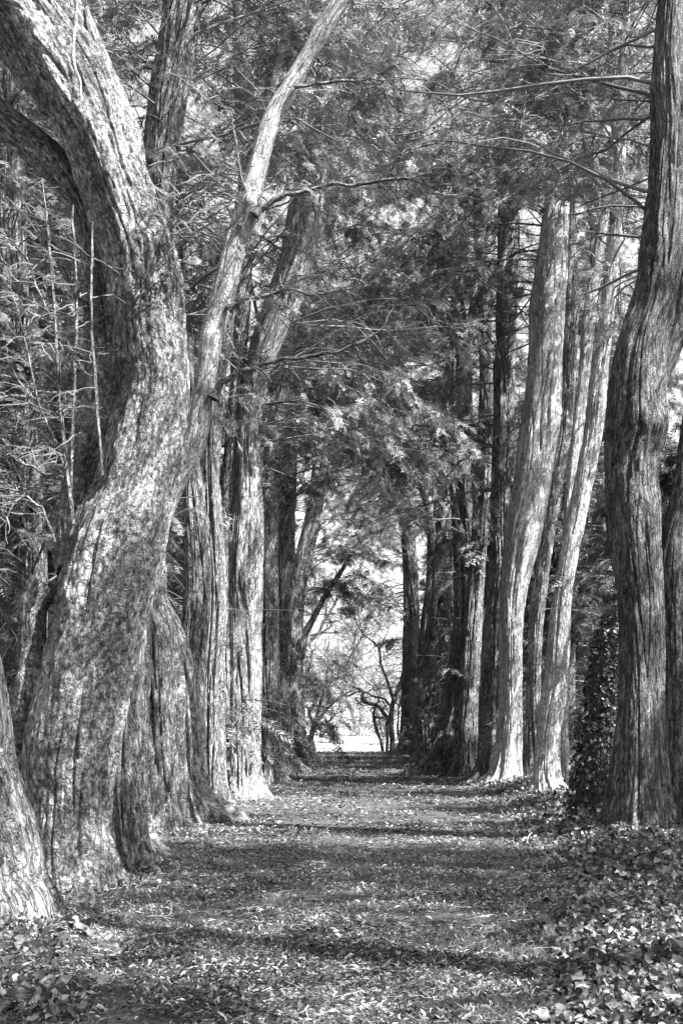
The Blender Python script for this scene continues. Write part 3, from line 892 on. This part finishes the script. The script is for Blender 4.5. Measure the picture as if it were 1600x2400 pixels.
tree('yew_tree', 21.4, [
    dict(pts=[(1285, 1872, 84), (1281, 1804, 60), (1287, 1702, 54), (1302, 1600, 55), (1309, 1500, 48), (1316, 1412, 44), (1331, 1310, 42), (1352, 1208, 44), (1372, 1106, 46), (1391, 1004, 40), (1402, 902, 40), (1414, 800, 36), (1430, 650, 32), (1445, 480, 28), (1455, 300, 24), (1462, 100, 20)],
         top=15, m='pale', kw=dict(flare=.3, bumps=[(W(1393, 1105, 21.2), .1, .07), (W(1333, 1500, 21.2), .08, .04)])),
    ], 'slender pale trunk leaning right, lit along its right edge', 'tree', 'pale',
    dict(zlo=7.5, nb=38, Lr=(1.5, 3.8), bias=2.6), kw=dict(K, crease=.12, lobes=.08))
tree('yew_tree', 23.2, [
    dict(pts=[(1322, 1855, 34), (1318, 1700, 24), (1318, 1500, 24), (1330, 1250, 26), (1348, 1050, 26), (1366, 900, 26), (1380, 750, 30), (1400, 600, 26)], top=15)],
     'pale stem rising directly behind the slender leaning one', 'tree', 'pale',
     dict(zlo=8.5, nb=34, Lr=(1.5, 3.8)), kw=dict(K, crease=.1, flare=.1))
tree('yew_tree', 26, [
    dict(pts=[(1176, 1856, 100), (1186, 1804, 72), (1196, 1700, 56), (1198, 1600, 52), (1202, 1412, 60), (1224, 1259, 80), (1244, 1157, 80), (1258, 1055, 86), (1272, 953, 86), (1279, 851, 80), (1284, 714, 78), (1292, 638, 76), (1298, 561, 68),
              (1305, 450, 56), (1314, 380, 50), (1318, 300, 48), (1330, 200, 44), (1345, 100, 40), (1355, 0, 36), (1365, -100, 30)], top=18, m='pale', kw=dict(flare=.35, crease=.10)),
    dict(pts=[(1250, 1858, 66, .2), (1248, 1700, 36, .2), (1252, 1500, 34, .2), (1264, 1380, 36, .2), (1280, 1250, 38, .2), (1300, 1100, 46, .2), (1318, 1000, 42, .2), (1330, 880, 36, .2), (1340, 700, 30, .2)], root=True, top=14, m='grey'),
    dict(pts=[(1316, 430, 44), (1340, 330, 50), (1372, 225, 50), (1410, 130, 50), (1440, 60, 46), (1475, -30, 40)], top=17, m='darkb')],
     'tallest pale column on the right, broad and smooth with bright patches halfway up', 'tree', 'grey',
     dict(zlo=9.5, nb=56, Lr=(1.8, 4.6), bias=2.9, extra=[
         (low_shoots([(1180, 1400, 25.3), (1190, 1450, 25.3), (1185, 1370, 25.3), (1200, 1480, 25.3)], 1.8, math.pi, 2, .5, (-.15, .3)), dict(nt=11, ms=9, size=.24, vmul=1.5))]), kw=K)  # low sprays coloured lighter to look sunlit
tree('yew_tree', 27.5, [
    dict(pts=[(1148, 1850, 84), (1152, 1780, 66), (1156, 1650, 60), (1162, 1500, 60), (1173, 1300, 52), (1178, 1100, 50), (1180, 900, 50), (1184, 750, 54), (1188, 600, 54), (1188, 500, 50), (1182, 400, 46), (1174, 250, 40), (1165, 120, 38), (1152, 0, 34), (1142, -80, 28)], top=18),
    dict(pts=[(1188, 520, 34), (1200, 400, 36), (1206, 300, 34), (1200, 200, 32), (1186, 80, 28), (1180, -50, 24)], top=18)],
     'rough grey trunk just left of the tall pale column, forking high up', 'tree', 'grey',
     dict(zlo=6.5, nb=44, Lr=(2, 4.6), bias=3.0, extra=[
         (low_shoots([(1175, 1150, 27.5), (1178, 1050, 27.5), (1178, 1000, 27.5), (1180, 900, 27.5)], 4.2, math.pi, 3, .35, (-.1, .35)), dict(lod=1, nt=22, ms=16, size=.22, droop=.6, vmul=1.6))]),  # sunlight on these hanging sprays is put into their leaf colour
     kw=dict(K, nseg=110, step=.06))
tree('yew_tree', 32, [
    dict(pts=[(1052, 1826, 150), (1066, 1770, 116), (1085, 1700, 98), (1108, 1600, 86), (1130, 1500, 74), (1148, 1400, 60), (1160, 1250, 48), (1166, 1100, 42), (1160, 900, 38)], top=16, kw=dict(crease=.26, flare=.35)),
    dict(pts=[(1110, 1822, 60, .3), (1108, 1600, 46, .3), (1106, 1400, 42, .3), (1098, 1200, 38, .3), (1090, 1000, 36, .3), (1085, 800, 32, .3)], top=16, root=True),
    dict(pts=[(1090, 1835, 70, -1.), (1098, 1600, 50, -1.), (1116, 1350, 40, -1.), (1132, 1100, 36, -1.), (1138, 850, 32, -1.), (1122, 500, 28, -1.)], top=16, root=True, m='fibre'),
    dict(pts=[(1028, 1820, 60, .4), (1052, 1650, 40, .4), (1078, 1450, 34, .4), (1072, 1200, 30, .4), (1050, 1000, 26, .4)], top=15, root=True, m='grey')],
     'dark deeply fluted trunk fanning out at its base on the right of the path', 'tree', 'darkb',
     dict(zlo=7, nb=40, Lr=(2.5, 5.2), size=.28, bias=3.0, extra=[
         (low_shoots([(1075, 1450, 31.5), (1060, 1560, 31.5), (1090, 1350, 31.5), (1100, 1250, 31.5), (1050, 1680, 31.5)], 1.9, 3.2, 3, .6, (-.2, .3)), dict(nt=12, ms=10, size=.24, vmul=1.3))]), kw=dict(K, nseg=130, step=.07))  # side sprays given paler leaves in place of sunlight
tree('yew_tree', 41, [
    dict(pts=[(1010, 1798, 96), (1014, 1740, 78), (1020, 1600, 74), (1028, 1450, 72), (1038, 1300, 64), (1050, 1150, 58), (1060, 1000, 50), (1070, 850, 44), (1075, 700, 38)], top=18),
    dict(pts=[(990, 1795, 56, -.2), (988, 1650, 36, -.2), (996, 1500, 30, -.2), (1010, 1350, 26, -.2), (1010, 1250, 24, -.2), (998, 1170, 22, -.2), (975, 1115, 19, -.2), (955, 1060, 16, -.2)], top=12, root=True, m='grey')],
     'grey trunk with a thin crooked pale stem, towards the bright opening', 'tree', 'fibre',
     dict(zlo=8, nb=40, Lr=(3, 6), size=.32, bias=3.0, extra=[
         (low_shoots([(985, 1560, 40), (990, 1640, 40), (985, 1460, 40), (1000, 1350, 40), (1010, 1250, 40)], 1.8, math.pi, 3, .5), dict(nt=9, ms=6, size=.3))]), kw=dict(K, nseg=100, step=.09))
tree('yew_tree', 53, [
    dict(pts=[(957, 1772, 56), (958, 1720, 42), (960, 1600, 38), (964, 1450, 38), (962, 1350, 34), (955, 1250, 32), (940, 1180, 30), (915, 1110, 26), (890, 1060, 22), (860, 1010, 18), (830, 985, 14)], top=17)],
     'last dark trunk at the right side of the bright opening, bending left high up', 'tree', 'darkb',
     dict(zlo=5.8, nb=40, Lr=(1.6, 4.6), size=.28, bias=3.0, extra=[
         (low_shoots([(960, 1560, 52.8), (963, 1500, 52.8), (964, 1430, 52.8), (962, 1370, 52.8), (956, 1300, 52.8), (945, 1230, 52.8)], 3.2, 3.1, 2, .4, (-.2, .35)), dict(nt=20, ms=15, size=.26, droop=.5))]), kw=dict(K, nseg=80, step=.1))

# ivy-clad stump beside the big dark trunk
rt = thing('ivy_stump', base_of([(1395, 1935, 1)], 15), 'broken trunk smothered in dark ivy beside the thick dark sinuous trunk', 'tree stump')
C = stem_path([(1398, 1940, 110), (1402, 1850, 96), (1410, 1700, 70), (1424, 1560, 54), (1434, 1470, 40), (1438, 1435, 12)], 15, root=True)
stem('trunk', C, M['darkb'], rt, nseg=60, step=.06)
P = spline(C, .02); so = Soup()
i = rng.integers(0, len(P), 3600); a = rng.uniform(0, 6.283, 3600)
rr = P[i, 3] * rng.uniform(1.0, 1.5, 3600) + rng.uniform(0, .07, 3600)
U = np.stack([np.cos(a), np.sin(a), 0 * a + .25], -1)
ivy_patch(so, P[i, 0] + np.cos(a) * rr, P[i, 1] + np.sin(a) * rr, P[i, 2], rng.uniform(.035, .07, 3600), up=U, tilt=.45)
so.build('ivy', [M['ivyd']], rt)

# ================================================================== unseen trees added outside the frame to dapple the path
for (x, y, lab) in ((4.9, 8.6, 'unseen yew added right of the frame to cast dapples, beside the viewer'), (5.1, 3.4, 'unseen yew added for shade right of the viewer'), (5.0, -1.8, 'unseen yew added for shade behind the viewer on the right'),
                    (-2.4, 3.2, 'unseen yew added for shade left of the viewer'), (-2.6, -3.5, 'unseen yew added for shade behind the viewer on the left')):
    rt = thing('yew_tree', (x, y, float(ground_z(x, y))), lab, 'tree')
    C = np.array([[x, y, -.4, .42], [x, y, .3, .36], [x + .1, y, 2.5, .3], [x + rng.normal(0, .2), y + .1, 5, .26], [x + rng.normal(0, .4), y, 8, .18], [x, y + .2, 11, .1], [x, y, 13.5, .03]])
    stem('trunk', C, M['fibre'], rt, nseg=48, step=.15, flare=.3)
    crown(rt, [C], 4.2, 17, (2.4, 5.2), 1, .26, bias=Rb if x > 0 else Lb)

# ================================================================== background wood
def wood_mesh(seed_h, zlo, nb, Lr, size, taper=True):
    so = Soup()
    h = seed_h
    C = np.array([[0, 0, -.5, .3], [.1, 0, h * .3, .22], [rng.normal(0, .3), rng.normal(0, .3), h * .6, .15], [0, 0, h, .02]])
    P = spline(C, .25)
    V, Q = tubes(P[None, :, :3], P[None, :, 3], 10)
    tv, tq = V, Q
    P = P[P[:, 2] > zlo]
    i = rng.integers(0, len(P), nb)
    L = rng.uniform(*Lr, nb) * (1.15 - .75 * (P[i, 2] / h))
    foliage(so, P[i, :3] + np.array([300, 0, 0]), rng.uniform(0, 6.283, nb), rng.uniform(-.25, .5, nb), L, 1, 14, 10, .35, size)
    for k in range(len(so.V)):
        so.V[k] = so.V[k] - np.array([300, 0, 0])
    a = Soup(); a.add(tv, tq, 0, .4, True)
    return a.build('trunk', [M['darkb']], asmesh=True), so.build('crown', [M['twig'], M['leaf_shade']], asmesh=True)

kinds = [wood_mesh(19, .8, 130, (2.4, 5.4), .36), wood_mesh(16, .5, 110, (2.2, 5.0), .34), wood_mesh(8, .3, 90, (1.2, 2.8), .26)]
spots = []
for yy in np.arange(8, 62, 4.4):
    spots.append((7.6 + rng.uniform(-.8, 1.2) + .05 * yy, yy + rng.uniform(-1.5, 1.5), int(rng.integers(0, 2))))
    spots.append((-6.6 - rng.uniform(-.8, 1.2) - .05 * yy, yy + 3 + rng.uniform(-1.5, 1.5), int(rng.integers(0, 2))))
for yy in np.arange(16, 70, 9.):
    spots.append((14 + rng.uniform(-2, 2) + .08 * yy, yy, 0))
    spots.append((-13 - rng.uniform(-2, 2) - .08 * yy, yy + 3, 0))
for k, (x, y) in enumerate(((-5.2, 21), (-5.0, 29), (-5.4, 37), (-5.0, 45), (-5.6, 53), (6.3, 27), (6.6, 35), (6.4, 43), (6.8, 51), (4.9, 57), (5.0, 46.5), (5.1, 39), (-3.9, 57.5))):
    spots.append((x, y, k % 2))
for (x, y) in ((5.0, 17.5), (5.6, 21.5), (4.9, 28), (5.2, 35), (-4.6, 13.5), (-5.2, 17.5), (-5.6, 24), (-5.6, 32), (5.4, 42), (5.2, 48), (5.8, 55), (7.5, 52), (-3.7, 40), (-4.1, 47), (-4.6, 53), (-5.4, 20.5), (-5.2, 28), (-5.2, 35)):
    spots.append((x, y, 2))
for (x, y, k) in spots:
    small = k == 2
    side = 'left' if x < 0 else 'right'
    part = 'beside the nearest trunks' if y < 15 else 'beside the pale leaning trunks' if y < 28 else 'halfway along the path' if y < 42 else 'close to the far opening'
    rt = thing('young_yew' if small else 'woodland_tree', (x, y, float(ground_z(x, y))),
               ('bushy young yew filling the gap behind the %s row, %s' if small else 'tall background evergreen behind the %s row, %s') % (side, part),
               'shrub' if small else 'tree', ('young yews behind the %s row, %s' if small else 'woodland trees behind the %s row, %s') % (side, part))
    rt.rotation_euler = (0, 0, rng.uniform(0, 6.283)); s = (rng.uniform(.6, .85) if small else rng.uniform(.85, 1.2)) * (.72 if x > 4 and not small else 1); rt.scale = (s, s, s)
    for nm, me in zip(('trunk', 'crown'), kinds[k]):
        o = bpy.data.objects.new(nm, me); COL.objects.link(o); o.parent = rt

# ================================================================== bare trees in the opening
def Z7(zx, zy):
    return 600 + zx / 3.136, 1300 + zy / 3.136

def bare_tree(d, limbs, label, nm='bare_tree', m='grey', depth=3, tw=1.3, cm='twig_pale'):
    b = Z7(*limbs[0][0][:2])
    root = thing(nm, base_of([(b[0], b[1], 1)], d), label, 'tree')
    so = Soup(); segs = []
    for i, L in enumerate(limbs):
        pts = [(*Z7(q[0], q[1]), q[2], (q[3] if len(q) > 3 else 0)) for q in L]
        C = stem_path(pts, d, root=(L[0][1] > 1380))
        stem('trunk' if i == 0 else 'limb', C, M[m], root, nseg=14, step=.12, lobes=.06, crease=.05, fine=.01, seed=i * 1.3)
        segs.append(spline(C, .3))
    # twigs
    cur = np.vstack([s[len(s) // 4:] for s in segs])
    i = rng.integers(0, len(cur), int(130 * tw)); st = cur[i, :3]; L0 = rng.uniform(.6, 2.2, len(st))
    dr = norm(rng.normal(0, 1, st.shape) * np.array([1, .8, .8]) + np.array([0, 0, .5]))
    r = .022
    for lev in range(depth):
        n = 7; P = np.zeros((len(st), n, 3)); P[:, 0] = st; dd = dr
        for j in range(1, n):
            P[:, j] = P[:, j - 1] + dd * (L0 / (n - 1))[:, None]; dd = norm(dd + rng.normal(0, .33, dd.shape))
        V, Q = tubes(P, np.linspace(r, r * .5, n)[None] * np.ones((len(P), 1)), 3)
        so.add(V, Q, 0, np.repeat(rng.uniform(0, .8, len(P)), (n - 1) * 3))
        k = 3; j = rng.integers(2, n, (len(P), k)); st = P[np.arange(len(P))[:, None], j].reshape(-1, 3)
        base = np.repeat(norm(P[:, -1] - P[:, 0]), k, 0); dr = norm(base + rng.normal(0, .7, base.shape)); L0 = np.repeat(L0, k) * rng.uniform(.4, .75, len(st)); r *= .62
    so.build('crown', [M[cm]], root)
    return root

bare_tree(62, [
    [(420, 1445, 15), (405, 1360, 12), (415, 1290, 13), (440, 1220, 13), (455, 1150, 8), (470, 1100, 7), (500, 1010, 6), (560, 930, 5), (650, 880, 4), (720, 850, 3)],
    [(440, 1230, 9), (500, 1160, 6), (580, 1080, 5), (660, 1020, 4), (720, 1000, 3)],
    [(420, 1240, 9), (390, 1160, 8), (440, 1080, 7), (420, 1020, 6), (380, 960, 5), (390, 850, 4), (420, 700, 3)],
    [(430, 1260, 8), (480, 1245, 6), (540, 1220, 5), (590, 1170, 3), (660, 1145, 2)],
    [(490, 1030, 5), (520, 900, 4), (500, 780, 3), (540, 640, 3)]],
    'small crooked bare tree left of the bright opening at the end', m='darkb', tw=.9, cm='twig')
bare_tree(60, [
    [(1000, 1450, 15), (1000, 1350, 13), (990, 1240, 13), (1000, 1120, 12), (1025, 1030, 10), (1060, 950, 9), (1090, 800, 7), (1100, 600, 6)],
    [(985, 1230, 9), (940, 1170, 9), (890, 1110, 8), (800, 1085, 8), (775, 1050, 7), (780, 1000, 7), (690, 955, 6), (650, 900, 6), (665, 820, 5), (700, 730, 5), (750, 650, 4), (790, 590, 3)],
    [(1005, 1060, 8), (960, 920, 7), (915, 800, 6), (905, 700, 6), (860, 640, 6), (800, 590, 5), (740, 500, 5), (715, 420, 4), (660, 330, 3)],
    [(990, 1120, 6), (940, 1060, 5), (860, 1040, 5), (800, 1010, 4), (740, 1010, 4), (660, 1040, 3), (610, 1020, 2)],
    [(930, 1445, 8), (915, 1370, 7), (885, 1290, 7), (865, 1200, 7), (870, 1130, 5), (900, 1070, 3)],
    [(960, 1445, 8), (965, 1350, 7), (960, 1250, 6), (975, 1180, 4)],
    [(1060, 1380, 8), (1040, 1300, 6), (1045, 1200, 5), (1050, 1120, 4), (1090, 1000, 3)]],
    'crooked many stemmed bare tree right of the bright opening at the end', m='darkb', tw=1.1, cm='twig')
# paler bare bushes on the far bank
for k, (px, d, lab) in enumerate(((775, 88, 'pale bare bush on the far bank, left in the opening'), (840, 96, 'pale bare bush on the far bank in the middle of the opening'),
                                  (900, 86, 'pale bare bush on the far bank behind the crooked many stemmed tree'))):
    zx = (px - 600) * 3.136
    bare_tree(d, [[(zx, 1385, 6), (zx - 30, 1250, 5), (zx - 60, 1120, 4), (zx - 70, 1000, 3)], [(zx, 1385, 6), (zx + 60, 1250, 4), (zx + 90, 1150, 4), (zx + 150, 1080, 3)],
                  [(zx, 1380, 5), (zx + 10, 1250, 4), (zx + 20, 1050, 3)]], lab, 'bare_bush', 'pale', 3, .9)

# tall leafless trees standing on the far ground
def tall_bare(x, y, h, lab, n0=1):
    root = thing('bare_tree', (x, y, float(ground_z(x, y))), lab, 'tree')
    so = Soup()
    z0 = float(ground_z(x, y))
    C = np.array([[x, y, z0 - .3, .3], [x + .2, y, z0 + h * .15, .22], [x + rng.normal(0, .5), y, z0 + h * .4, .16], [x + rng.normal(0, .9), y, z0 + h * .75, .07], [x + rng.normal(0, 1.2), y, z0 + h, .02]])
    stem('trunk', C, M['grey'], root, nseg=14, step=.3, lobes=.06, crease=.05, fine=.01)
    P = spline(C, .3); P = P[P[:, 2] > z0 + h * .16]
    st = P[rng.integers(0, len(P), 20), :3]
    dr = norm(rng.normal(0, 1, st.shape) * np.array([1, 1, .3]) + np.array([0, 0, .55])); L0 = rng.uniform(.28, .5, len(st)) * h * (1.1 - .6 * (st[:, 2] - z0) / h); r = .08
    for lev in range(4):
        n = 8; Q_ = np.zeros((len(st), n, 3)); Q_[:, 0] = st; dd = dr
        for j in range(1, n):
            Q_[:, j] = Q_[:, j - 1] + dd * (L0 / (n - 1))[:, None]; dd = norm(dd + rng.normal(0, .24, dd.shape) + np.array([0, 0, .04]))
        V, Q = tubes(Q_, np.linspace(r, r * .4, n)[None] * np.ones((len(Q_), 1)), 4 if lev < 2 else 3)
        so.add(V, Q, 0, np.repeat(rng.uniform(0, .8, len(Q_)), (n - 1) * (4 if lev < 2 else 3)))
        k = 5 if lev < 2 else 4; j = rng.integers(2, n, (len(Q_), k)); st = Q_[np.arange(len(Q_))[:, None], j].reshape(-1, 3)
        base = np.repeat(norm(Q_[:, -1] - Q_[:, 0]), k, 0); dr = norm(base + rng.normal(0, .6, base.shape)); L0 = np.repeat(L0, k) * rng.uniform(.35, .6, len(st)); r *= .5
    so.build('crown', [M['twig']], root)

for x, y, h, lab in ((-2.6, 72, 12, 'tall leafless tree at the left of the far opening, twigs against the sky'), (5.6, 74, 14, 'tall leafless tree at the right of the far opening, twigs against the sky'),
                     (1.6, 104, 11, 'distant leafless tree on the bank in the middle of the opening')):
    tall_bare(x, y, h, lab)

# ================================================================== fallen sticks
for k, (pts, lab) in enumerate((
        ([(1262, 1960), (1240, 1975), (1236, 1992), (1262, 2012), (1290, 2035), (1300, 2048)], 'crooked fallen stick bent like a hook, lying on the ivy edge'),
        ([(1180, 2066), (1210, 2062), (1232, 2055), (1240, 2062)], 'short pale broken stick at the edge of the path beside the ivy'),
        ([(1208, 2092), (1225, 2080), (1250, 2078), (1290, 2096), (1330, 2100)], 'long curved thin twig lying below the hooked stick'),
        ([(1345, 2070), (1370, 2085), (1400, 2100)], 'straight pale twig lying in the ivy right of the hooked stick'),
        ([(350, 2150), (395, 2150), (402, 2130), (400, 2115)], 'curled thin twig on the leaf litter by the leaning yew'),
        ([(120, 2085), (150, 2092), (170, 2100)], 'short dark stick against the foot of the leaning yew'),
        ([(70, 2365), (95, 2330), (130, 2300), (170, 2290)], 'arching stalk at the lower left corner beside the ivy'))):
    C = []
    for px, py in pts:
        d = 3080 / (py - YH)
        x, y, z = W(px, py, d)
        C.append([x, y, float(ground_z(x, y)) + .03 + .05 * (x > float(verge_edge(y))), .007])
    C = np.array(C); C[-1, 3] = .003
    rt = thing('fallen_stick', tuple(C[0, :3]), lab, 'stick')
    stem('stick', C, M['pale' if k != 5 else 'darkb'], rt, nseg=8, step=.02, lobes=.1, crease=0, fine=.001)
